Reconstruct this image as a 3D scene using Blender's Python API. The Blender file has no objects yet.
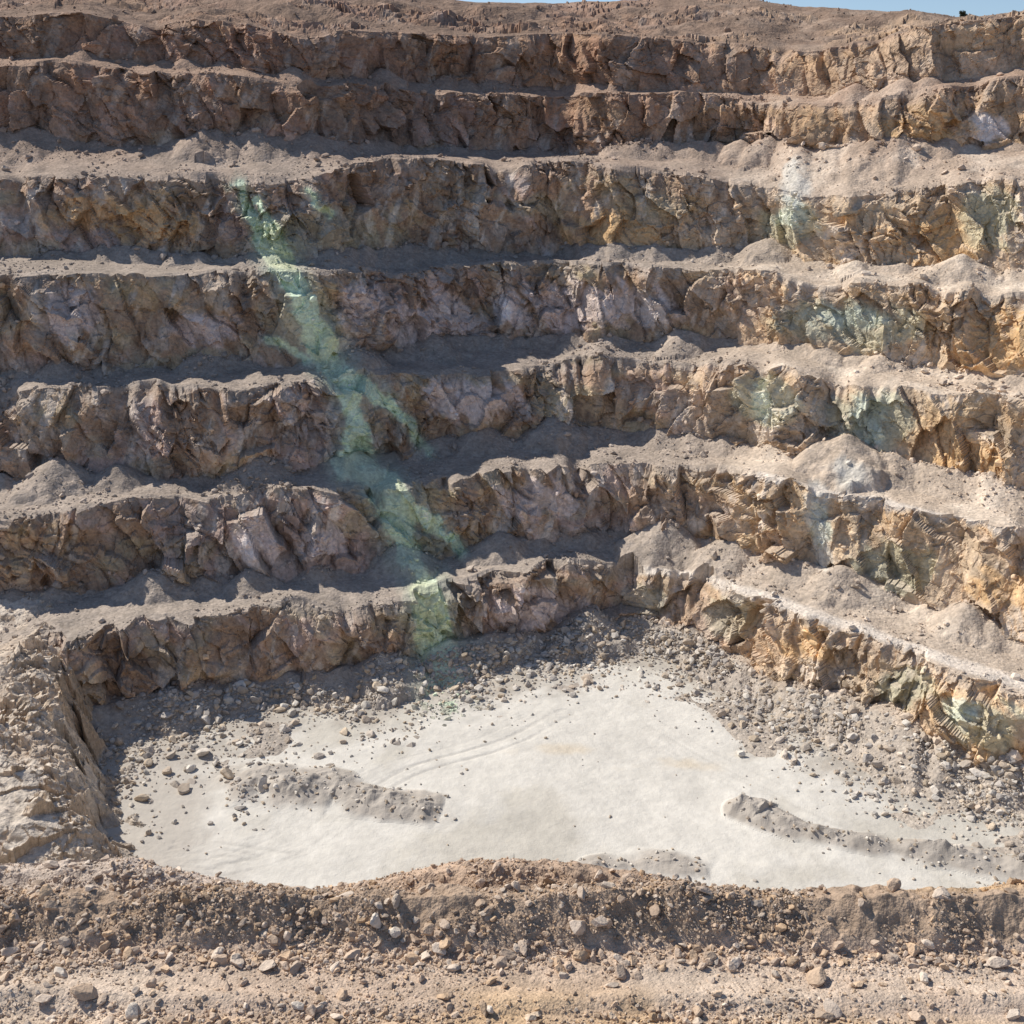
import bpy, math, time, bmesh
import numpy as np
from mathutils import Vector
T0=time.time()
rng=np.random.default_rng(7)
# ---------------------------------------------------------------- survey station (camera) model
F=1236.0; P=math.radians(21.7); CP,SP=math.cos(P),math.sin(P)
def AE(px,py):
    px=np.asarray(px,float); py=np.asarray(py,float)
    a=(px-512)/F; b=(512-py)/F
    y=CP+b*SP; z=-SP+b*CP
    return a/y, z/y
def inv(A,E):
    b=(SP+E*CP)/(CP-E*SP)
    y=CP+b*SP
    return 512+F*A*y, 512-F*b
def at_z(px,py,z):
    A,E=AE(px,py); y=z/E
    return A*y,y
# ---------------------------------------------------------------- noise
def hsh(ix,iy,iz,s):
    n=(ix*73856093)^(iy*19349663)^(iz*83492791)^(s*2654435761)
    n&=0xffffffff
    n=((n^(n>>13))*1274126177)&0xffffffff
    n=((n^(n>>15))*2246822519)&0xffffffff
    n^=n>>16
    return n.astype(np.float64)/4294967296.0
def vn3(x,y,z,s):
    ix=np.floor(x).astype(np.int64);iy=np.floor(y).astype(np.int64);iz=np.floor(z).astype(np.int64)
    fx=x-ix;fy=y-iy;fz=z-iz
    fx=fx*fx*(3-2*fx);fy=fy*fy*(3-2*fy);fz=fz*fz*(3-2*fz)
    r=0
    for dx in (0,1):
        for dy in (0,1):
            for dz in (0,1):
                w=(fx if dx else 1-fx)*(fy if dy else 1-fy)*(fz if dz else 1-fz)
                r=r+w*hsh(ix+dx,iy+dy,iz+dz,s)
    return r*2-1
def vn2(x,y,s):
    ix=np.floor(x).astype(np.int64);iy=np.floor(y).astype(np.int64)
    fx=x-ix;fy=y-iy
    fx=fx*fx*(3-2*fx);fy=fy*fy*(3-2*fy)
    r=0
    for dx in (0,1):
        for dy in (0,1):
            r=r+(fx if dx else 1-fx)*(fy if dy else 1-fy)*hsh(ix+dx,iy+dy,ix*0,s)
    return r*2-1
def fb2(x,y,sc,o,s,g=.5):
    r=0;a=1;t=0
    for i in range(o):
        c,si=math.cos(i*1.1),math.sin(i*1.1)
        X=(x*c-y*si)/sc; Y=(x*si+y*c)/sc
        r=r+a*vn2(X,Y,s+i*17);t+=a;a*=g;sc*=.5
    return r/t
def fb3(x,y,z,sc,o,s,g=.5):
    r=0;a=1;t=0
    for i in range(o):
        r=r+a*vn3(x/sc+i*3.7,y/sc,z/sc,s+i*17);t+=a;a*=g;sc*=.5
    return r/t
def facet(u,v,s,slope=1.0):
    iu=np.floor(u).astype(np.int64);iv=np.floor(v).astype(np.int64)
    best=np.full(u.shape,1e9);sec=best.copy();bu=np.zeros(u.shape);bv=bu.copy();ci=np.zeros(u.shape,np.int64);cj=ci.copy()
    z0=ci*0
    for a in (-1,0,1):
        for b in (-1,0,1):
            cu=iu+a;cv=iv+b
            fu=cu+hsh(cu,cv,z0,s);fv=cv+hsh(cu,cv,z0,s+1)
            d=(fu-u)**2+(fv-v)**2
            m=d<best
            sec=np.where(m,best,np.minimum(sec,d))
            best=np.where(m,d,best);bu=np.where(m,fu,bu);bv=np.where(m,fv,bv)
            ci=np.where(m,cu,ci);cj=np.where(m,cv,cj)
    r=hsh(ci,cj,z0,s+2);gx=hsh(ci,cj,z0,s+3)-.5;gy=hsh(ci,cj,z0,s+4)-.5
    return (r-.5)+slope*(gx*(u-bu)+gy*(v-bv))*2, r, np.sqrt(sec)-np.sqrt(best)
def ss(a,b,x):
    t=np.clip((x-a)/(b-a),0,1);return t*t*(3-2*t)
def gsm(a,n):
    k=np.exp(-np.linspace(-2.5,2.5,2*n+1)**2/2);k/=k.sum()
    return np.convolve(np.pad(a,n,mode='edge'),k,'valid')
def mix(a,b,t): return a+(b-a)*t[...,None]
C=lambda *c: np.array(c,float)
# ---------------------------------------------------------------- mesh helpers
def mesh_from(name,V,Fc,nv,col=None,mask=None,mat=None,smooth=False):
    me=bpy.data.meshes.new(name)
    V=np.ascontiguousarray(V.reshape(-1,3),np.float32);Fc=np.ascontiguousarray(Fc.reshape(-1,nv),np.int32)
    me.vertices.add(len(V));me.vertices.foreach_set('co',V.ravel())
    me.loops.add(Fc.size);me.loops.foreach_set('vertex_index',Fc.ravel())
    me.polygons.add(len(Fc));me.polygons.foreach_set('loop_start',np.arange(len(Fc),dtype=np.int32)*nv)
    me.polygons.foreach_set('loop_total',np.full(len(Fc),nv,np.int32))
    me.polygons.foreach_set('use_smooth',np.full(len(Fc),smooth,bool))
    me.update(calc_edges=True)
    if col is not None:
        c=np.ones((len(V),4),np.float32);c[:,:3]=np.clip(col.reshape(-1,3),0.005,.95)
        if mask is not None:c[:,3]=mask.ravel()
        at=me.color_attributes.new('Col','FLOAT_COLOR','POINT');at.data.foreach_set('color',c.ravel())
    o=bpy.data.objects.new(name,me);bpy.context.scene.collection.objects.link(o)
    if mat:me.materials.append(mat)
    return o
def grid_faces(R,Cn):
    i=np.arange(R*Cn).reshape(R,Cn)
    return np.stack([i[:-1,:-1],i[:-1,1:],i[1:,1:],i[1:,:-1]],-1)
# ---------------------------------------------------------------- materials
def make_mat(name,s1,d1,peb,dp,cvar=.25,det=4):
    m=bpy.data.materials.new(name);m.use_nodes=True;nt=m.node_tree;N=nt.nodes;L=nt.links
    b=N['Principled BSDF'];b.inputs['Roughness'].default_value=.95
    b.inputs['Specular IOR Level'].default_value=.1
    at=N.new('ShaderNodeVertexColor');at.layer_name='Col'
    tc=N.new('ShaderNodeTexCoord')
    n=N.new('ShaderNodeTexNoise');n.inputs['Scale'].default_value=s1;n.inputs['Detail'].default_value=det
    n.inputs['Roughness'].default_value=.7;L.new(tc.outputs['Object'],n.inputs['Vector'])
    h=N.new('ShaderNodeMath');h.operation='MULTIPLY';h.inputs[1].default_value=d1;L.new(n.outputs[0],h.inputs[0]);hout=h.outputs[0]
    mr=N.new('ShaderNodeMapRange');mr.inputs[1].default_value=.3;mr.inputs[2].default_value=.7
    mr.inputs[3].default_value=1-cvar;mr.inputs[4].default_value=1+cvar;L.new(n.outputs[0],mr.inputs[0]);cout=mr.outputs[0]
    if dp>0:
        vo=N.new('ShaderNodeTexVoronoi');vo.inputs['Scale'].default_value=peb;L.new(tc.outputs['Object'],vo.inputs['Vector'])
        mv=N.new('ShaderNodeMapRange');mv.inputs[3].default_value=1-cvar*.8;mv.inputs[4].default_value=1+cvar*.8
        sep=N.new('ShaderNodeSeparateColor');L.new(vo.outputs['Color'],sep.inputs[0]);L.new(sep.outputs[0],mv.inputs[0])
        mm=N.new('ShaderNodeMath');mm.operation='MULTIPLY';L.new(mr.outputs[0],mm.inputs[0]);L.new(mv.outputs[0],mm.inputs[1]);cout=mm.outputs[0]
        m2=N.new('ShaderNodeMath');m2.operation='MULTIPLY_ADD';m2.inputs[1].default_value=-dp
        L.new(vo.outputs['Distance'],m2.inputs[0]);L.new(hout,m2.inputs[2]);hout=m2.outputs[0]
    vm=N.new('ShaderNodeVectorMath');vm.operation='SCALE';L.new(at.outputs[0],vm.inputs[0]);L.new(cout,vm.inputs['Scale'])
    L.new(vm.outputs[0],b.inputs['Base Color'])
    b1=N.new('ShaderNodeBump');b1.inputs['Distance'].default_value=1;b1.inputs['Strength'].default_value=1;L.new(hout,b1.inputs['Height'])
    L.new(b1.outputs[0],b.inputs['Normal'])
    return m
M_wall=make_mat('rock_face_material',1.3,.28,2.2,.07,.18)
M_floor=make_mat('pit_floor_material',1.2,.12,3,0,.05)
M_fg=make_mat('dirt_material',5,.07,14,.02,.16)
M_rock=make_mat('stone_material',1.5,.12,4,0,.14,2)
M_rockf=make_mat('small_stone_material',6,.05,20,0,.16,2)
# ---------------------------------------------------------------- bench lines (sighted from survey station)
def line(pts,A):
    p=np.array(pts,float);a,e=AE(p[:,0],p[:,1])
    o=np.argsort(a);r=np.interp(A,a[o],e[o])
    r=gsm(r,14);return r
A=np.linspace(-.64,.62,1500);NC=len(A)
Tl=[None]*9;Cl=[None]*9
Tl[1]=[(-120,740),(0,735),(90,728),(150,715),(250,695),(340,688),(430,668),(500,655),(560,642),(620,632),(700,652),(760,690),(840,722),(900,745),(960,768),(1024,785),(1160,830)]
Cl[1]=[(-120,655),(0,650),(60,640),(150,625),(250,612),(350,604),(430,592),(510,575),(570,567),(630,566),(700,578),(760,598),(850,632),(930,660),(1024,692),(1160,735)]
Tl[2]=[(-120,608),(0,602),(100,593),(200,587),(300,580),(380,565),(450,557),(520,547),(600,542),(680,546),(720,552),(790,574),(850,592),(900,604),(960,622),(1024,648),(1160,695)]
Cl[2]=[(-120,525),(0,516),(100,508),(200,500),(300,492),(380,487),(450,476),(530,468),(620,462),(700,465),(760,475),(830,490),(900,506),(960,522),(1024,538),(1160,570)]
Tl[3]=[(-120,492),(0,486),(100,482),(200,478),(330,470),(400,456),(470,443),(560,438),(640,440),(700,445),(780,455),(850,465),(920,478),(980,492),(1024,502),(1160,530)]
Cl[3]=[(-120,395),(0,391),(100,390),(250,385),(380,375),(480,368),(560,362),(600,352),(700,360),(800,370),(900,385),(1024,402),(1160,420)]
Tl[4]=[(-120,380),(0,376),(100,372),(250,366),(350,364),(430,351),(500,345),(600,341),(680,344),(740,345),(800,350),(880,364),(1024,385),(1160,400)]
Cl[4]=[(-120,278),(0,275),(150,273),(300,271),(400,271),(500,266),(620,265),(700,270),(780,273),(900,281),(1024,292),(1160,300)]
Tl[5]=[(-120,256),(0,257),(200,261),(350,262),(450,260),(560,253),(640,257),(720,260),(780,257),(850,268),(1024,276),(1160,284)]
Cl[5]=[(-120,180),(0,178),(200,181),(300,180),(345,162),(450,164),(580,163),(600,172),(700,176),(760,186),(810,200),(880,196),(940,190),(1024,180),(1160,175)]
Tl[6]=[(-120,147),(0,147),(200,145),(400,152),(600,155),(750,152),(820,153),(1024,148),(1160,140)]
Cl[6]=[(-120,66),(0,68),(100,68),(180,78),(230,74),(300,88),(360,84),(430,92),(500,94),(600,97),(690,95),(750,101),(830,106),(900,99),(960,88),(1024,82),(1160,70)]
Tl[7]=[(-120,55),(0,58),(100,57),(150,66),(230,66),(300,80),(360,78),(500,89),(650,91),(780,94),(830,98),(900,88),(1024,70),(1160,55)]
Cl[7]=[(-120,12),(0,15),(80,14),(150,26),(210,18),(260,22),(300,38),(340,30),(450,36),(600,34),(680,42),(750,46),(820,50),(880,36),(950,24),(1024,16),(1160,10)]
Sl=[(-120,-4),(0,-3),(60,-1),(120,-6),(300,-8),(430,-4),(470,2),(560,3),(640,0),(700,-5),(760,0),(790,6),(850,9),(920,13),(960,17),(1000,15),(1024,11),(1160,4)]
Z0=-100.
d=Z0/line(Tl[1],A);z=np.full(NC,Z0)
kset=[0,.34,.34,.34,.34,.36,.4,.45]
dT=[None]*9;zT=[None]*9;dC=[None]*9;zC=[None]*9
dT[1]=gsm(d,12);zT[1]=z
for i in range(1,8):
    e=line(Cl[i],A);k=kset[i]
    zC[i]=e*(dT[i]-k*zT[i])/(1-k*e);dC[i]=dT[i]+k*(zC[i]-zT[i])
    if i<7:
        et=line(Tl[i+1],A)
        if i<=4: w=zC[i]/et-dC[i]
        else: w=np.full(NC,[20.,8.][i-5])
        w=gsm(np.clip(w,6,22),20)
        dT[i+1]=dC[i]+w;zT[i+1]=et*dT[i+1]
# ---------------------------------------------------------------- assemble wall grid
NF=[0,84,78,82,84,84,68,50];NB=[26,22,22,22,20,30,12,70]
def arc(dd):
    X=gsm(A*dd,40);Y=gsm(dd,40);tx=np.gradient(X);ty=np.gradient(Y);l=np.hypot(tx,ty)
    return ty/l,-tx/l,np.cumsum(l)
SCREE={1:[(170,4.5),(240,3.5),(380,5.5),(450,4),(590,6),(630,4),(930,4)],
2:[(150,4),(250,3),(400,4),(500,4),(665,6),(740,4.8),(840,4.5),(965,4)],
3:[(60,5),(120,3.5),(260,4.5),(350,2),(480,4),(550,5),(845,6),(970,2.5)],
4:[(60,3),(200,3),(350,4),(430,4),(680,2.5),(880,2)],
5:[(180,2),(330,3),(450,2.5),(600,2),(770,4.5),(960,4)],
6:[(205,3.5),(235,2.5),(770,4),(740,3),(880,3)],
7:[(500,1.5),(930,2)]}
rows_xyz=[];rows_g=[];rows_lv=[];rows_tint=[]
Ac=A[None,:]
def rot(U,V,a): c,s_=math.cos(a),math.sin(a);return U*c+V*s_,-U*s_+V*c
def face_disp(i,dd,zz,s,t):
    S=s[None,:]+0*zz
    wu=fb2(S,zz,9,2,50+i)*1.8+fb2(S,zz,2.8,3,52+i,.55)*.75
    wv=fb2(S,zz+40,8,2,60+i)*1.5+fb2(S,zz+7,2.8,3,62+i,.55)*.75
    U=S+wu;V=zz+wv
    big=fb2(U,zz*.6,19,3,100+i)
    sel=ss(-.08,.08,fb2(S,zz,22,2,570+i))
    a,b=rot(U,V,.50);fa,ra,ea=facet(a/4.2,b/8.5,200+i,2.0)
    a2,b2=rot(U,V,-.35);fb_,rb,eb=facet(a2/5.0,b2/6.0,210+i,2.0)
    f1=fa*(1-sel)+fb_*sel;r1=ra*(1-sel)+rb*sel
    a,b=rot(U,V,.25);fc_,rc_,ec=facet(a/1.7+ra*7,b/3.6+ra*3,300+i,1.7)
    a,b=rot(U,V,-.25);fd,rd,ed=facet(a/2.6+rb*5,b/1.2+rb*3,400+i,1.7)
    rough=ss(-.25,.3,fb2(S,zz,10,2,560+i))
    fine=fb2(U,V,1.4,5,500+i,.6)
    rdg=np.abs(fb2(S+wu*.5,zz*.5+wv*.5,6.5,4,720+i,.5))
    rid=1-np.abs(fb2(U,V*.35,13,3,700+i))*2.2
    D=3.1*big+1.65*f1+(.22+.42*rough)*fc_+(.18+.34*rough)*fd+(.12+.28*rough)*fine+.7*rid
    D+=2.2*np.minimum(rdg,.22)
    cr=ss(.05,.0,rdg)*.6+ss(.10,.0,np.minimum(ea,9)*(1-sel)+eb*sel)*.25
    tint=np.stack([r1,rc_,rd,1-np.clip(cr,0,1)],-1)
    return D,tint
def add(X,Y,Z,g,lv,tint):
    rows_xyz.append(np.stack([X,Y,Z],-1));rows_g.append(g);rows_lv.append(np.full(Z.shape,lv));rows_tint.append(tint)
def smo(r,n=16): return np.stack([gsm(r[0],n)])
for i in range(0,8):
    j=i+1
    if j<=7:
        nx,ny,s=arc(.5*(dT[j]+dC[j]))
        n=NF[j];t=np.linspace(0,1,n)[:,None]
        dd=dT[j]*(1-t)+dC[j]*t;zz=zT[j]*(1-t)+zC[j]*t
        D,tint=face_disp(j,dd,zz,s,t)
        D=D*(.55+.45*ss(0,.35,t))*(1 if j<7 else .8)
        zcr=(fb2(s[None,:],zz*0,13,5,800+j,.6)*2.0)*ss(.3,1,t)*(.85 if j<7 else .5)
        notch=ss(.18,.5,fb2(s[None,:],zz*0+3,10,4,840+j,.6))
        zcr=zcr-notch*2.4*t**3*(1 if j<6 else .4)
        D=D-1.2*ss(.84,1,t)*(.6+.8*fb2(s[None,:],zz*0+9,5,3,820+j))-notch*2.0*t**2
        FX=Ac*dd+nx*D;FY=dd+ny*D;FZ=zz+zcr
    n=NB[i]
    sB=np.linspace(0,1,n+1)[1:-1][:,None]**1.25 if i>0 else np.linspace(0,1,n+1)[:-1][:,None]
    if i==0:
        X0=Ac*(dT[1]-22);Y0=(dT[1]-22)[None,:]
        X1=FX[:1];Y1=FY[:1]
        BX=X0*(1-sB)+X1*sB;BY=Y0*(1-sB)+Y1*sB;BZ=Z0-.6*(1-ss(0,.25,sB))+.0*BX
    elif i<7:
        de=np.exp(-sB/.05);dn=np.exp(-(1-sB)/.05)
        out=[]
        for c,nxt in ((0,FX),(1,FY),(2,FZ)):
            ps=smo(prev[c]);ns=smo(nxt[:1])
            out.append(ps*(1-sB)+ns*sB+(prev[c]-ps)*de+(nxt[:1]-ns)*dn)
        BX,BY,BZ=out
    else:
        e=line(Sl,A);dS=gsm(dC[7],30)+75;zS=e*dS
        q=np.concatenate([np.linspace(0,1,n)[1:],[1.15,1.4,2,4,12,50]])[:,None]
        qq=np.minimum(q,1);de=np.exp(-qq/.02)
        ps=[smo(c) for c in prev]
        dd=ps[1]*(1-qq)+dS[None,:]*qq+np.maximum(q-1,0)*75+(prev[1]-ps[1])*de
        xx=ps[0]*(1-qq)+(A*dS)[None,:]*qq+np.maximum(q-1,0)*75*Ac+(prev[0]-ps[0])*de
        zz=ps[2]*(1-qq**.85)+zS[None,:]*qq**.85+(prev[2]-ps[2])*de
        win=np.sin(np.pi*np.clip(qq,0,1))
        zz=zz+win*(fb2(xx,dd*1.5,26,4,900,.6)*4.6)-1.0*win+fb2(xx,dd,4,4,910)*1.0*np.clip(qq*6,0,1)*(1-.6*qq)
        zz=np.where(q>1,zz-8*ss(1,1.6,q)-10*ss(1.4,12,q),zz)
        f,r,e1=facet(xx/7+fb2(xx,dd,5,3,922)*.5,dd/4,920);f2,r2,e2=facet(xx/2.2,dd/2.2,921)
        ro=ss(-.2,.2,fb2(xx,dd*1.6,22,3,930))*(q<1)*ss(0,.1,qq)
        zz=zz+ro*(f*1.6+f2*.7)*(1-.6*qq)
        add(xx,dd,zz,1-.9*ro,8,np.stack([r,r2,r2,r*0+1],-1))
        break
    wn=fb2(BX,BY,6,4,600+i)
    BZ=BZ+wn*.5*np.minimum(1,5*sB*(1-sB) if i>0 else sB*4)
    if i>0:
        cb=np.exp(-((sB-.12)/.08)**2)*np.clip(.3+fb2(BX,BY,12,3,650+i),0,1)
        BZ=BZ+cb*1.0
    gB=np.ones_like(BZ);gF=np.zeros_like(FZ)
    zt=zT[j][None,:];capz=zt+.62*(zC[j]-zT[j])[None,:]
    apr=np.clip((1.6 if j<7 else .3)+3.4*fb2(s[None,:],s[None,:]*0,14,4,670+i,.6)+(1.6 if i==0 else 0),0,5.5 if j<7 else 2)
    e_mid=zT[j]/dT[j];pxs,_=inv(A,e_mid);cc=[]
    for px,h in SCREE[j]:
        k=int(np.argmin(abs(pxs-px)));cc.append((A[k]*dT[j][k]+nx[k]*.5,dT[j][k]+ny[k]*.5,zT[j][k],h))
    for q_ in range(16):
        k=rng.integers(0,NC);cc.append((A[k]*dT[j][k],dT[j][k],zT[j][k],rng.uniform(.8,2.6)))
    for XX,YY,ZZ,G in ((BX,BY,BZ,gB),(FX,FY,FZ,gF)):
        dist=np.abs((YY-dT[j][None,:])*ny[None,:]*-1)
        rough=fb2(XX,YY,3,3,690+i)*.45
        wob=1+.35*fb2(XX,YY,4,3,695+i)
        top=zt+apr-.62*np.where(YY<dT[j][None,:],dist,dist*.3)+rough
        for cx,cy,cz,h in cc:
            m=(abs(XX-cx)<h*2.2)&(abs(YY-cy)<h*2.4)
            if m.any():
                r=np.hypot(XX[m]-cx,YY[m]-cy)*wob[m]
                r=np.sqrt(r*r+.8)-.5
                top[m]=np.maximum(top[m],cz+h-.64*r+rough[m]*.6)
        top=np.minimum(top,capz+rough*2)
        up=top>ZZ
        G[:]=np.where(up,1,G)
        ZZ[:]=np.where(up,top,ZZ)
    add(BX,BY,BZ,gB,i,np.stack([gB*.5,gB*.5,gB*.5,gB],-1))
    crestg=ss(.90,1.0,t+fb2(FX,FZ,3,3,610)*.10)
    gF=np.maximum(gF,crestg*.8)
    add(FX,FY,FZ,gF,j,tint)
    prev=(FX[-1:],FY[-1:],FZ[-1:])
W=np.concatenate(rows_xyz,0);G=np.concatenate(rows_g,0);LV=np.concatenate(rows_lv,0);TI=np.concatenate(rows_tint,0)
print('wall grid',W.shape,time.time()-T0)
X,Y,Z=W[...,0],W[...,1],W[...,2]
SX,SY=inv(X/Y,Z/Y)
# ---------------------------------------------------------------- geology colours
def seg_mask(px,py,pts,w0,w1):
    r=np.full(px.shape,1e9)
    n=len(pts)-1
    for k in range(n):
        (x0,y0),(x1,y1)=pts[k],pts[k+1]
        dx,dy=x1-x0,y1-y0;t=np.clip(((px-x0)*dx+(py-y0)*dy)/(dx*dx+dy*dy),0,1)
        w=w0+(w1-w0)*(k+t)/n
        r=np.minimum(r,np.hypot(px-x0-t*dx,py-y0-t*dy)/w)
    return r
def blob(cx,cy,rx,ry): return np.exp(-(((SX-cx)/rx)**2+((SY-cy)/ry)**2))
n1=fb3(X,Y,Z,16,4,11);n2=fb3(X,Y,Z,6,4,12);n3=fb3(X,Y,Z,2.2,3,13);n4=fb3(X,Y,Z*2,9,3,14)
bu,bv=rot(X+Y*.3,Z,.6);band=fb2(bu/1.0,bv/4.5,1.6,4,15,.6);bu,bv=rot(X+Y*.3,Z,-.45);band2=fb2(bu/1.0,bv/4.,1.8,4,16,.6)
br=C(.46,.315,.215);pu=C(.54,.405,.355);ta=C(.62,.46,.29);dk=C(.25,.18,.135);ol=C(.44,.40,.27);orr=C(.70,.45,.22);red=C(.35,.195,.125);gn=C(.49,.50,.37)
gry=C(.48,.44,.40)
right=ss(580,880,SX+n1*90);up=ss(230,70,SY+n1*40)
rock=np.ones(X.shape+(3,))*br
rock=mix(rock,pu,.65*ss(.05,.3,n1+.5*band))
rock=mix(rock,ta,.75*ss(.05,.35,-n1+.5*band2))
rock=mix(rock,ol,.5*ss(.05,.4,n4+.3*band))
rock=mix(rock,gry,.5*ss(.1,.4,-n4+.4*band2))
rock=mix(rock,C(.68,.52,.35),right*.72)
rock=mix(rock,C(.74,.50,.28),right*.7*ss(-.15,.3,n4+n2*.5))
rock=mix(rock,red,up*.72*(1-.6*right))
rock=mix(rock,dk,.6*ss(.0,.4,n2+.5*n3-.2*band)*(1-.5*right))
rock=mix(rock,C(.72,.63,.54),.6*ss(.2,.45,band2+.4*n2)*(1-.6*up))
def patch(c,lst,amt,lo=.3,hi=.65):
    global rock
    for (cx,cy,rx,ry) in lst:
        m=blob(cx,cy,rx,ry)
        rock=mix(rock,c,amt*ss(.1,.4,m)*ss(lo,hi,m+.6*band+.4*n2))
patch(C(.74,.62,.57),[(255,540,24,28),(320,545,26,20),(470,400,50,24),(440,320,50,28),(70,310,36,28),(540,610,50,20),(590,305,90,26),(360,305,26,24),(540,500,50,22),(200,330,40,18)],.75)
patch(C(.85,.76,.71),[(985,130,34,16),(250,550,12,22),(650,312,18,18),(500,312,10,15)],.8)
patch(orr,[(1000,345,45,40),(960,470,50,35),(90,215,60,20),(950,235,60,30),(930,130,50,25),(1000,590,40,25),(620,235,60,25),(150,225,50,20),(800,650,40,20),(1000,750,30,20)],.7)
patch(gn,[(850,325,75,26),(870,420,50,34),(790,225,28,28),(985,725,45,26),(895,570,44,30),(990,220,30,30),(760,400,40,26),(900,690,34,22)],.6,.2,.6)
patch(gn*.8,[(330,230,60,24),(735,615,30,24),(640,600,30,16),(300,320,40,24)],.4,.2,.6)
patch(C(.68,.74,.61),[(845,318,38,13),(868,420,20,28),(790,215,18,16),(822,520,12,30),(960,710,22,13),(760,400,10,20)],.65,.25,.6)
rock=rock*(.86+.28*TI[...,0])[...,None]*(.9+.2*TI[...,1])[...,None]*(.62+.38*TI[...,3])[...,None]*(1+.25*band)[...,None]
gra=np.ones(X.shape+(3,))*C(.385,.32,.265)
gra=mix(gra,C(.60,.485,.375),right*.85)  # gravel dim on shaded left, pale on sunlit right: light put into colour
gra=mix(gra,C(.37,.25,.18),up*.85)
gra=mix(gra,C(.68,.58,.47),right*.6*ss(.0,.4,n2)*(1-.7*up))
gra=gra*(1+.24*n3+.2*n2)[...,None]
gra=mix(gra,C(.45,.405,.35),ss(1.5,0,LV)*.6)
gra=gra*np.where(LV==8,.72,1)[...,None]
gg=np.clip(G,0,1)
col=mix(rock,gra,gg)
gz=np.gradient(Y,axis=0)/(np.abs(np.gradient(Z,axis=0))+.02)
col=mix(col,gra*1.1,.45*(1-gg)*ss(.6,2.0,gz))
wx=SX+fb2(SX,SY,26,5,21,.6)*14;wy=SY+fb2(SX,SY,26,5,22,.6)*9
st=np.full(X.shape,9.)
for pts,w0,w1 in [([(238,182),(262,225),(285,265)],6,15),([(262,195),(290,262)],3,6),([(285,262),(305,310),(325,350),(350,400),(362,468)],14,15),([(268,340),(312,362)],3,6),([(345,372),(395,410),(436,452)],9,5),([(362,468),(385,482)],15,11),([(385,482),(400,520),(408,548)],17,19),([(400,505),(430,525),(458,552)],9,5),([(405,548),(425,585)],12,12),([(425,585),(440,640),(450,690)],15,24),([(345,400),(362,430),(350,468)],8,14),([(310,190),(330,215)],3,3)]:
    st=np.minimum(st,seg_mask(wx,wy,pts,w0,w1))
grain=fb2(X*2.2+Z*1.1,Z*.5,2.6,5,25,.65)
ms=ss(1.2,.75,st+.6*np.abs(grain)+.3*n3)
halo=ss(2.3,.9,st+.4*grain)
cu=mix(np.ones(X.shape+(3,))*C(.70,.83,.62),C(.78,.83,.54),ss(-.2,.4,n2))
lum=np.clip(rock.mean(-1)/.40,.6,1.3)
cu=cu*(1+.22*n3+.2*band)[...,None]*(.65+.35*lum)[...,None]
col=mix(col,C(.45,.50,.40),halo*.45)
col=mix(col,cu,ms*np.where(gg>.5,.62,.93))
for pts,w0,w1 in [([(818,490),(822,560)],10,14),([(793,165),(790,195)],10,16),([(838,460),(850,475)],8,20)]:
    m=ss(1.3,.5,seg_mask(wx,wy,pts,w0,w1)+.8*np.abs(grain));col=mix(col,C(.66,.65,.59),m*.6)
for lv,pts in [(1,[(640,570),(700,578),(760,595),(850,625),(930,654),(1040,690)]),(2,[(760,478),(900,508),(1030,540)])]:
    m=ss(1.3,.5,seg_mask(SX,SY+4*n2,pts,5,6)+.3*n3)*(LV==lv);col=mix(col,C(.76,.68,.59),m*.75*gg)
mesh_from('terraced_pit_wall',W,grid_faces(*X.shape),4,col,gg,M_wall)
print('wall done',time.time()-T0)
# ---------------------------------------------------------------- pit floor
def polydist(X,Y,pts):
    best=np.full(X.shape,1e9);tb=np.zeros(X.shape);sg=np.zeros(X.shape)
    n=len(pts)-1
    for k in range(n):
        (x0,y0),(x1,y1)=pts[k],pts[k+1]
        dx,dy=x1-x0,y1-y0;L=dx*dx+dy*dy
        t=np.clip(((X-x0)*dx+(Y-y0)*dy)/L,0,1)
        r=np.hypot(X-x0-t*dx,Y-y0-t*dy);m=r<best
        best=np.where(m,r,best);tb=np.where(m,(k+t)/n,tb)
        sg=np.where(m,np.sign(dx*(Y-y0)-dy*(X-x0)),sg)
    return best,tb,sg
X,Y=np.meshgrid(np.linspace(-125,125,1000),np.linspace(84,205,560))
Z=Z0+fb2(X,Y,25,3,31)*.45+fb2(X,Y,3,4,32)*.12
FP=lambda L:[tuple(float(v) for v in at_z(a,b,Z0)) for a,b in L]
gm=np.zeros(X.shape)
for pts,h,w in [([(240,790),(262,780),(310,785),(350,797),(385,803),(440,812)],1.7,4.4),([(262,792),(330,800)],1.5,4.5),([(742,812),(775,824),(830,838),(900,852),(960,862),(1100,880)],1.9,2.7),([(750,808),(765,815)],1.2,2.4),([(595,868),(650,862),(718,876)],.9,3.4),([(480,865),(520,862)],.3,3)]:
    r,t,_=polydist(X+fb2(X,Y,6,3,33)*1.6,Y+fb2(X,Y,6,3,34)*1.6,FP(pts))
    hh=h*(.65+.7*fb2(X,Y,5,3,35))*np.clip(1-r/w,0,1)**.9*ss(0,.08,1.02-t)
    Z=Z+hh*(1+.4*fb2(X,Y,1.5,3,36));gm=np.maximum(gm,ss(0.02,.45,hh))
SXf,SYf=inv(X/Y,Z/Y)
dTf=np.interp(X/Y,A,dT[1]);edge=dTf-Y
tr=np.zeros(X.shape)
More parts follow.
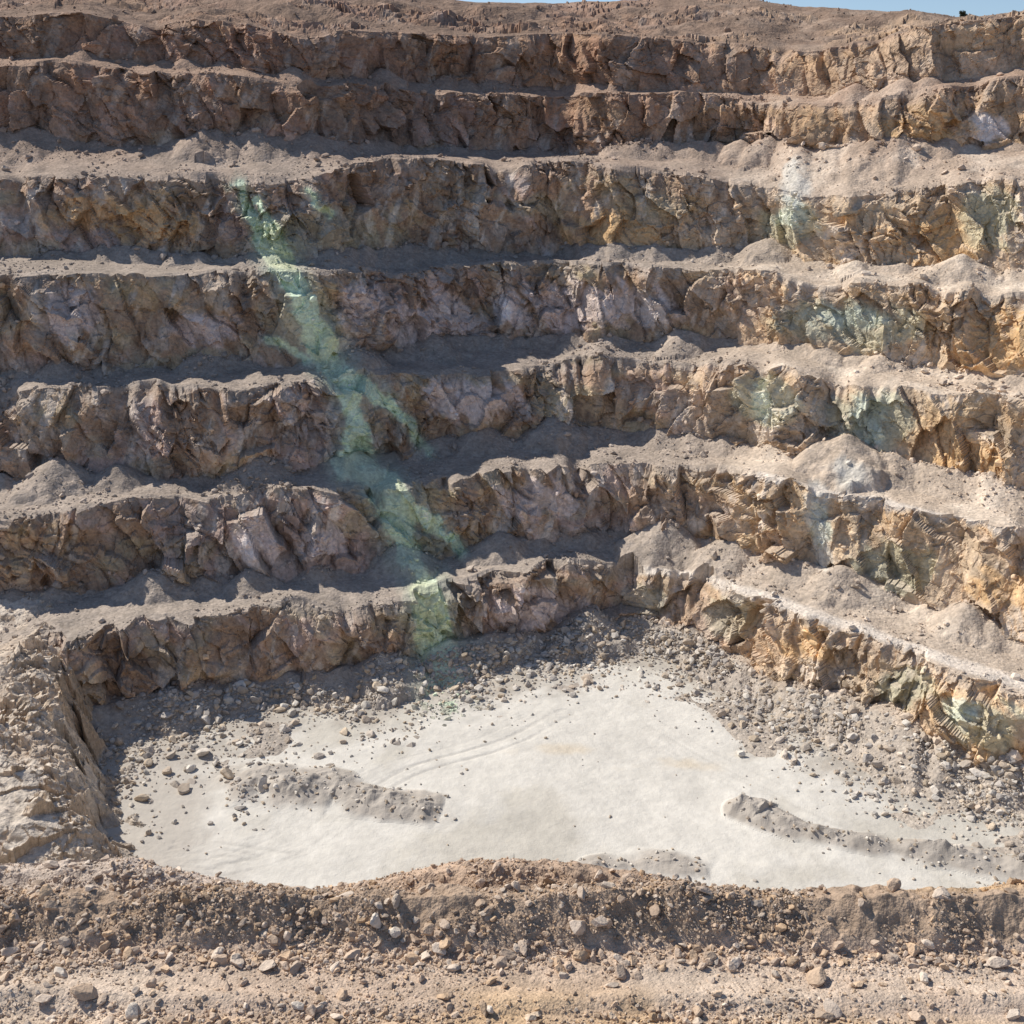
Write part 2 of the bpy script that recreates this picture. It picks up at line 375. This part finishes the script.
for k in range(24):
    base=[(600,700),(680,750),(800,810),(960,880),(1080,905)] if k%3==0 else ([(560,705),(480,750),(380,765),(280,850),(180,870)] if k%3==1 else [(520,700),(560,770),(640,840),(760,880),(1000,900)])
    off=rng.uniform(-45,45);P_=np.array(FP([(a+off*(.6+.1*q),b+off*.1) for q,(a,b) in enumerate(base)]))
    tq=np.linspace(0,1,28);ts=np.linspace(0,1,len(P_));cx=gsm(np.interp(tq,ts,P_[:,0]),6);cy=gsm(np.interp(tq,ts,P_[:,1]),6)
    r,_,_=polydist(X,Y,list(zip(cx,cy)))
    tr+=(np.exp(-((r-1.1)/.28)**2))*rng.uniform(-.4,.8)*ss(-.3,.3,fb2(X,Y,14,3,300+k))
for k in range(6):
    yy=842+k*6
    r,_,_=polydist(X,Y,FP([(175-k*3,yy),(230,yy+2),(290,yy+10+k)]));tr+=1.5*np.exp(-(r/.35)**2)*ss(-.3,.2,fb2(X,Y,8,3,340))
Z=Z-.07*np.clip(tr,-1,2)*(1-gm)
n1=fb2(X,Y,22,4,41,.6);n2=fb2(X,Y,5,4,42,.6);n3=fb2(X,Y,1.3,3,43)
fc=np.ones(X.shape+(3,))*C(.66,.625,.56)
fc=mix(fc,C(.50,.465,.40),ss(-.02,.35,n1+.3*n2)*.8)
fc=fc*(1+.12*n2+.10*n3)[...,None]*(1-.09*np.clip(tr,-1.5,2.5))[...,None]
och=np.exp(-(((SXf-565)/40)**2+((SYf-750)/9)**2))+.7*np.exp(-(((SXf-690)/70)**2+((SYf-765)/12)**2))
fc=mix(fc,C(.60,.49,.34),ss(.35,.9,och+.6*n2)*.5)
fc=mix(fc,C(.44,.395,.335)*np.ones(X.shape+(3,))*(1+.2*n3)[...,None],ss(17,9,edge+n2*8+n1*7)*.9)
lft=ss(260,160,SXf+n2*70)*ss(690,730,SYf+n2*20)
fc=mix(fc,C(.46,.415,.36),lft*.75)
fc=mix(fc,(C(.41,.365,.315))*np.ones(X.shape+(3,))*(1+.2*n3)[...,None],gm*.9)
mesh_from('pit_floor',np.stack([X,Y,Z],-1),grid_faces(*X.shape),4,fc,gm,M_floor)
FLX,FLY,FLZ,FLe,FLg,FLs,FSY=X,Y,Z,edge,gm,SXf,SYf
# ---------------------------------------------------------------- rock spur on the left
cre=[(75,600,-87.5),(66,646,-88.),(62,680,-88.6),(52,715,-89.5),(60,745,-90.5),(76,770,-91.5),(84,800,-92.5),(100,822,-94),(108,850,-96.),(118,885,-98.5)]
cp=[];cz=[]
for a,b,zz in cre:
    x_,y_=at_z(a,b,zz);cp.append((float(x_),float(y_)));cz.append(zz)
X,Y=np.meshgrid(np.linspace(-120,-38,800),np.linspace(98,196,640))
f1,r1,e1=facet(X/5.+fb2(X,Y,4,3,70)*.4,Y/4.,71,1.6);f2,r2,e2=facet(X/2.0,Y/1.7,72,1.5);f3,r3,e3=facet(X/.9,Y/.8,73,1.5)
wxx=X+fb2(X,Y,9,3,73)*2.8+f1*1.6+f2*.8;wyy=Y+fb2(X,Y,9,3,74)*2+f1*.8
r,t,sg=polydist(wxx,wyy,cp)
czv=np.interp(t,np.linspace(0,1,len(cz)),cz)
chk=polydist(np.array([0.]),np.array([150.]),cp)[2][0]
side=np.where(sg==chk,r,-r)
rkz=ss(10,2,-side+fb2(X,Y,7,3,79)*7)
zl=czv+np.clip(-side,0,40)*.05+fb2(X,Y,13,5,75,.6)*2.6+rkz*(f1*1.5+f2*.8+f3*.35)-1.4*np.exp(-(side/2.)**2)
drop=np.clip(side,0,99)
zr=czv-drop*2.6-1.4*(drop>0)*np.exp(-(side/2.)**2)+f1*1.3+f2*.8+f3*.3
talz=Z0+2.6-.55*drop+fb2(X,Y,3,3,76)*.4
zr2=np.maximum(zr,talz)
Z=np.where(side>0,zr2,zl)
front=ss(128,104,Y+fb2(X,Y,8,3,77)*3);Z=Z-6*front
Z=Z+fb2(X,Y,1.2,3,78)*.16
Z=np.maximum(Z,Z0-4)
n1=fb2(X,Y,12,4,81);n2=fb2(X,Y,3,4,82)
sl=np.hypot(*np.gradient(Z))/.13
rc=np.ones(X.shape+(3,))*C(.50,.385,.275);rc=mix(rc,C(.62,.52,.41),ss(-.1,.3,n1));rc=rc*(.8+.36*r2)[...,None]
gc=np.ones(X.shape+(3,))*C(.64,.555,.46)*(1+.22*n2)[...,None]
gc=mix(gc,C(.48,.38,.29)*(1+0*n1)[...,None],ss(.0,.3,n1)*.7)
rkm=ss(.5,1.2,sl+.5*n2)
sc_=mix(gc,rc,rkm)
sc_=mix(sc_,gc*.8,ss(.3,-.3,Z-talz-.3)*(side>0))
mesh_from('rock_spur',np.stack([X,Y,Z],-1),grid_faces(*X.shape),4,sc_,rkm,M_wall)
SPX,SPY,SPZ,SPs=X,Y,Z,side
print('spur done',time.time()-T0)
# ---------------------------------------------------------------- foreground berm, haul road and near pit wall
ZR=-22.
y_out=np.concatenate([np.linspace(6,21,30)[:-1],np.linspace(21,31,330),np.linspace(31,112,110)[1:]])
X,Y=np.meshgrid(np.linspace(-24,24,1250),y_out)
wid=1+np.clip((Y-31)/81,0,1)*3.5+np.clip((21-Y)/15,0,1)*.5
X=X*wid
Bl=[(-100,872),(0,868),(60,866),(110,861),(150,866),(200,879),(260,891),(330,893),(380,880),(450,866),(520,863),(600,869),(660,881),(720,896),(780,907),(860,914),(920,905),(1000,888),(1100,886)]
bp=np.array(Bl,float);ba,be=AE(bp[:,0],bp[:,1]);Aq=X/Y
Eb=np.interp(Aq,ba,be)
dA=26.1+.35*fb2(X,Y*0,5,3,91)
cA=-21.2
w1=fb2(X,Y,4,4,92);w2=fb2(X,Y,.9,4,93);w3=fb2(X,Y,.3,3,94)
Z=ZR+w1*.10+w2*.05*(Y>20)+w3*.02
for yy,wd,hh_ in ((23.35,.30,.18),(22.75,.16,-.07),(22.35,.14,.06),(21.95,.18,-.08),(24.1,.15,-.06)):
    Z+=np.exp(-((Y-yy-.25*w1)/wd)**2)*hh_*(.6+.8*np.clip(fb2(X,Y,5,2,int(yy*10))+.4,0,1))
hA=(cA-ZR)*(1+.4*fb2(X,Y*0,3.5,3,95))
pr=np.clip(1-np.abs(Y-dA)/np.where(Y<dA,1.1,2.2),0,1)
Z=np.maximum(Z,ZR+hA*pr+(w2*.26+w3*.10+w1*.12)*ss(0,.3,pr))
dB=28.2
cB=Eb*dB
zb=cB-np.abs(Y-dB)*.42-.12+w2*.18+w3*.08+w1*.12
Z=np.where(Y>25.2,np.maximum(np.where(Y<26.8,Z,-99),zb),Z)
pd=Y-28.9
edgez=cB-.42*.7-.12
lift=edgez-pd*1.15
lift=np.where(pd>30,edgez-30*1.15-(pd-30)*1.0,lift)+fb2(X,Y,8,4,96)*1.5*ss(0,12,pd)+w2*.14
Z=np.where(Y>28.9,np.maximum(lift,Z0-2),Z)
n1=fb2(X,Y,6,4,97);n2=fb2(X,Y,1.3,4,98)
fgx,fgy=inv(X/Y,Z/Y)
gc=np.ones(X.shape+(3,))*C(.54,.415,.315)
bc=C(.38,.28,.20)
gc=mix(gc,bc,ss(.05,.4,pr)*.9)
gc=mix(gc,C(.50,.415,.345),ss(26.8,27.6,Y)*ss(400,150,fgx)*.9)
gc=mix(gc,C(.42,.295,.205),ss(26.8,27.6,Y)*ss(250,450,fgx)*.7)
gc=mix(gc,C(.58,.39,.205),np.clip(ss(.2,.5,n1)*ss(24.6,22.8,Y)+ss(850,960,fgx)*ss(26.3,27,Y)+.7*ss(23.0,22.4,Y),0,1)*.6)
gc=mix(gc,C(.60,.50,.40),ss(-.1,.3,w1)*ss(24.9,24.3,Y)*.55)
gc=gc*(1+.22*n2+.18*w3)[...,None]
gc=mix(gc,C(.42,.36,.30),ss(31,36,Y))
mesh_from('haul_road_and_berm_ground',np.stack([X,Y,Z],-1),grid_faces(*X.shape),4,gc,pr,M_fg)
GX,GY,GZ,Gp=X,Y,Z,pr
# ---------------------------------------------------------------- outer ground sheet
bm=bmesh.new()
vs=[bm.verts.new((a,b,-125)) for a,b in [(-5000,-3000),(5000,-3000),(5000,5000),(-5000,5000)]];bm.faces.new(vs)
me=bpy.data.meshes.new('ground');bm.to_mesh(me);bm.free()
at=me.color_attributes.new('Col','FLOAT_COLOR','POINT')
for q in at.data:q.color=(.36,.28,.21,1)
og=bpy.data.objects.new('ground',me);bpy.context.scene.collection.objects.link(og);me.materials.append(M_wall)
# ---------------------------------------------------------------- stones
def ico(sub):
    bm=bmesh.new();bmesh.ops.create_icosphere(bm,subdivisions=sub,radius=1)
    v=np.array([q.co[:] for q in bm.verts]);f=np.array([[w.index for w in q.verts] for q in bm.faces]);bm.free();return v,f
def rockvars(sub,K,seed):
    r=np.random.default_rng(seed);v0,f=ico(sub);out=[]
    for k in range(K):
        v=v0*(1+(.12 if sub<3 else .05)*r.standard_normal((len(v0),1)))
        for c in range(11 if sub<3 else 9):
            n=r.standard_normal(3);n/=np.linalg.norm(n);h=r.uniform(.45,.8)
            dd=v@n;v=v-np.maximum(dd-h,0)[:,None]*n
        out.append(v)
    return out,f
def scatter(name,pos,size,colr,sub,K,seed,mat):
    r=np.random.default_rng(seed);vars_,f=rockvars(sub,K,seed+1);N=len(pos)
    Vs=[];Fs=[];Cs=[];off=0;pick=r.integers(0,K,N)
    for k in range(K):
        idx=np.where(pick==k)[0]
        if not len(idx):continue
        q=r.standard_normal((len(idx),4));q/=np.linalg.norm(q,axis=1)[:,None]
        w,x,y,z=q.T
        R=np.stack([1-2*(y*y+z*z),2*(x*y-z*w),2*(x*z+y*w),2*(x*y+z*w),1-2*(x*x+z*z),2*(y*z-x*w),2*(x*z-y*w),2*(y*z+x*w),1-2*(x*x+y*y)],-1).reshape(-1,3,3)
        S=r.uniform([.7,.6,.45],[1.25,1.0,.8],(len(idx),3))*size[idx][:,None]
        v=vars_[k][None]*S[:,None,:]
        v=np.einsum('nij,nvj->nvi',R,v);v[...,2]*=.8
        v=v+pos[idx][:,None,:]
        Vs.append(v.reshape(-1,3));Cs.append(np.repeat(colr[idx],v.shape[1],0))
        Fs.append((f[None]+(np.arange(len(idx))*v.shape[1])[:,None,None]+off).reshape(-1,3));off+=v.shape[0]*v.shape[1]
    return mesh_from(name,np.concatenate(Vs),np.concatenate(Fs),3,np.concatenate(Cs),None,mat)
def sample(w,n,r):
    p=w.ravel();p=np.clip(p,0,None);p=p/p.sum();return r.choice(p.size,n,p=p)
def psize(n,lo,hi,a,r):
    u=r.random(n);return (lo**-a+u*(hi**-a-lo**-a))**(-1/a)
r=np.random.default_rng(99)
X,Y,Z=W[...,0],W[...,1],W[...,2]
cl=np.clip(.3+fb3(X,Y,Z,8,3,111),0,1)**1.5
vis=(np.abs(X/Y)<.56)&(Y<450)
wgt=cl*gg*vis*np.where(LV==8,.5,1)*np.where(LV==0,2.2,1)+.05*(1-gg)*vis
idx=sample(wgt,30000,r)
pos=W.reshape(-1,3)[idx]+r.normal(0,.15,(len(idx),3))*[1,1,0];sz=psize(len(idx),.14,1.4,2.05,r)
pos[:,2]+=sz*.25
cc_=col.reshape(-1,3)[idx]*r.uniform(.85,1.4,(len(idx),1))
scatter('bench_rubble',pos,sz,cc_,1,14,5,M_rock)
we=np.exp(-np.clip(FLe-5,0,99)/4.2)*(FLe>1)*(np.abs(FLX/FLY)<.6)*np.clip(.5+fb2(FLX,FLY,7,3,112),0,1)
we=we+.55*ss(280,150,FLs)*ss(715,740,FSY)*ss(865,790,FSY)*(FLs>70)*(FLe>1)*np.clip(.25+fb2(FLX,FLY,7,3,113),0,1)
we=we+.04*ss(.02,.3,FLg)+.0006*(np.abs(FLX/FLY)<.6)
idx=sample(we,13500,r);FL=np.stack([FLX,FLY,FLZ],-1).reshape(-1,3)
pos=FL[idx]+r.normal(0,.12,(len(idx),3))*[1,1,0];sz=psize(len(idx),.17,1.35,1.9,r)
sz=np.where((FLe.ravel()[idx]>20)&(FLs.ravel()[idx]>300),np.minimum(sz,.4),sz);pos[:,2]+=sz*.2
AW=W[:NB[0]+6]
ai=np.clip(np.searchsorted(A,pos[:,0]/pos[:,1]),0,NC-1)
for k in range(len(pos)):
    zz_=np.interp(pos[k,1],AW[:,ai[k],1],AW[:,ai[k],2]);pos[k,2]=max(pos[k,2],zz_+sz[k]*.2)
base=np.array([[.54,.49,.43],[.47,.39,.31],[.62,.57,.50],[.50,.41,.31],[.42,.38,.34]])
cc_=base[r.integers(0,5,len(idx))]*r.uniform(.8,1.2,(len(idx),1))
scatter('fallen_rock_rubble',pos,sz,cc_,2,14,6,M_rock)
bl=[(228,778,1.5),(205,755,1.3),(283,732,1.2),(262,727,.9),(295,725,.9),(150,765,.9),(172,742,.9),(528,678,.9),(515,690,.8),(640,672,.9),(655,690,.8),(740,755,.8),(742,727,1.0),(880,748,.8),(935,800,.9),(700,690,.8),(760,730,.7),(410,690,.8),(1000,815,.8),(190,770,.9),(240,745,.8),(600,690,.8),(865,772,.7),(250,765,.7),(215,765,.8)]
p=[];s_=[]
for a,b,q in bl:
    x_,y_=at_z(a,b,Z0);p.append((float(x_),float(y_),Z0+q*.45));s_.append(q)
scatter('boulders',np.array(p),np.array(s_),base[r.integers(0,4,len(p))]*1.15,3,10,8,M_rock)
ws=(SPs<0)*np.clip(.25+fb2(SPX,SPY,6,3,114),0,1)+(SPs>0)*(SPs<9)*(SPZ>Z0-.3)*.8
idx=sample(ws,6500,r);SPP=np.stack([SPX,SPY,SPZ],-1).reshape(-1,3)
pos=SPP[idx];sz=psize(len(idx),.11,.8,2.1,r);pos[:,2]+=sz*.2
scatter('spur_stones',pos,sz,sc_.reshape(-1,3)[idx]*r.uniform(.8,1.2,(len(idx),1)),1,10,9,M_rock)
inn=(np.abs(GX/GY)<.62)&(GY>20.5)&(GY<29.5)
toe=np.exp(-((GY-24.8)/.4)**2)
wf=inn*(.12+.9*toe+.6*ss(.05,.3,Gp)+.35*ss(26.8,27.4,GY)+.4*ss(23.6,22.6,GY))*np.clip(.5+fb2(GX,GY,2.2,3,115),0,1)
GP=np.stack([GX,GY,GZ],-1).reshape(-1,3);gcf=gc.reshape(-1,3)
fb_=np.array([[.54,.44,.35],[.47,.35,.25],[.61,.53,.44],[.57,.39,.23],[.42,.32,.24]])
def fgs(name,n,lo,hi,a,sub,sd,w):
    idx=sample(w,n,r);sz=psize(n,lo,hi,a,r);pos=GP[idx]+r.normal(0,.03,(n,3))*[1,1,0];pos[:,2]+=sz*.25
    c=.5*gcf[idx]+.55*fb_[r.integers(0,5,n)];c*=r.uniform(.8,1.2,(n,1))
    scatter(name,pos,sz,c,sub,16,sd,M_rockf)
fgs('gravel',52000,.018,.07,1.5,1,21,wf)
fgs('berm_stones',8500,.05,.19,2.1,2,22,wf)
w2_=inn*(toe*1.8+.08+.35*ss(.05,.3,Gp)+.3*ss(23.4,22.6,GY))
fgs('berm_rocks',420,.13,.30,2.0,3,23,w2_)
bl=[(598,925,.36),(578,930,.32),(375,925,.30),(395,935,.26),(818,980,.40),(832,1012,.26),(85,996,.36),(135,1016,.28),(345,996,.24),(240,965,.22),(12,955,.27),(648,893,.2),(300,1008,.18),(925,980,.2),(1000,965,.26),(905,950,.22),(60,975,.22),(430,932,.24),(270,968,.24),(990,905,.26),(700,1015,.22),(490,1012,.22)]
p=[];s_=[]
for a,b,q in bl:
    A_,E_=AE(a,b)
    m=(np.abs(GX/GY-A_)<.002)&(GY>20.5)&(GY<30)
    e=np.abs(GZ[m]/GY[m]-E_);k=np.argmin(e);c=np.stack([GX[m],GY[m],GZ[m]],-1)[k]
    p.append((c[0],c[1],c[2]+q*.3));s_.append(q)
scatter('foreground_boulders',np.array(p),np.array(s_),fb_[r.integers(0,3,len(p))]*1.12,3,10,31,M_rockf)
# ---------------------------------------------------------------- skyline shrub
def shrub(px,h,seed):
    rr=np.random.default_rng(seed)
    k=int(np.argmin(abs(inv(A,line(Sl,A))[0]-px)));b=W[W.shape[0]-7,k]
    V=[];Fc=[]
    for q in range(7):
        a=rr.uniform(0,6.28);tip=np.array([math.cos(a)*h*.35,math.sin(a)*h*.35,h*rr.uniform(.4,.7)]);o=len(V)
        for w_,pp in ((.06,np.zeros(3)),(.02,tip)):
            for c in range(4):V.append(b+pp+np.array([math.cos(c*1.57)*w_*h,math.sin(c*1.57)*w_*h,0]))
        for c in range(4):Fc.append((o+c,o+(c+1)%4,o+4+(c+1)%4,o+4+c))
    cl_=[(rr.uniform(-.7,.7)*h,rr.uniform(-.4,.4)*h,rr.uniform(.05,.6)*h,rr.uniform(.15,.28)*h) for _ in range(12)]
    for q in range(1500):
        c=cl_[rr.integers(0,12)];dv=rr.standard_normal(3);dv/=np.linalg.norm(dv);pp=b+np.array(c[:3])+dv*c[3]*rr.random()**.4
        u=rr.standard_normal(3)*.035*h;v=rr.standard_normal(3)*.035*h;o=len(V)
        V+= [pp-u,pp-v,pp+u,pp+v];Fc.append((o,o+1,o+2,o+3))
    m=bpy.data.materials.new('shrub_material');m.use_nodes=True;N=m.node_tree.nodes
    n=N.new('ShaderNodeTexNoise');n.inputs['Scale'].default_value=3;cr=N.new('ShaderNodeValToRGB')
    cr.color_ramp.elements[0].color=(.03,.04,.015,1);cr.color_ramp.elements[1].color=(.10,.11,.05,1)
    m.node_tree.links.new(n.outputs[0],cr.inputs[0]);m.node_tree.links.new(cr.outputs[0],N['Principled BSDF'].inputs['Base Color'])
    mesh_from('desert_shrub',np.array(V),np.array(Fc),4,None,None,m)
shrub(963,1.9,1)
# ---------------------------------------------------------------- sun, sky, camera
sd=Vector((-.60,.40,.69)).normalized()
L=bpy.data.lights.new('sun','SUN');L.energy=5.0;L.angle=math.radians(.5);L.color=(1,.94,.85)
lo=bpy.data.objects.new('sun',L);lo.rotation_euler=(-sd).to_track_quat('-Z','Y').to_euler();lo.location=(-100,100,200);bpy.context.scene.collection.objects.link(lo)
w=bpy.data.worlds.new('World');bpy.context.scene.world=w;w.use_nodes=True
nt=w.node_tree;sk=nt.nodes.new('ShaderNodeTexSky');sk.sky_type='NISHITA';sk.sun_disc=False
sk.sun_elevation=math.asin(sd.z);sk.sun_rotation=math.atan2(sd.x,sd.y);sk.air_density=1;sk.dust_density=.6;sk.altitude=1000
tc=nt.nodes.new('ShaderNodeTexCoord');va=nt.nodes.new('ShaderNodeVectorMath');va.operation='ADD';va.inputs[1].default_value=(0,0,.12)
vn=nt.nodes.new('ShaderNodeVectorMath');vn.operation='NORMALIZE'
nt.links.new(tc.outputs['Generated'],va.inputs[0]);nt.links.new(va.outputs[0],vn.inputs[0]);nt.links.new(vn.outputs[0],sk.inputs[0])
nt.links.new(sk.outputs[0],nt.nodes['Background'].inputs[0]);nt.nodes['Background'].inputs[1].default_value=.12
cd=bpy.data.cameras.new('camera');cd.sensor_width=36;cd.lens=F/1024*36;cd.clip_end=20000;cd.clip_start=.5
co=bpy.data.objects.new('camera',cd);co.rotation_euler=(math.pi/2-P,0,0);bpy.context.scene.collection.objects.link(co)
bpy.context.scene.camera=co
sc=bpy.context.scene;sc.view_settings.view_transform='Standard';sc.view_settings.look='None';sc.view_settings.exposure=0
print('total',time.time()-T0)
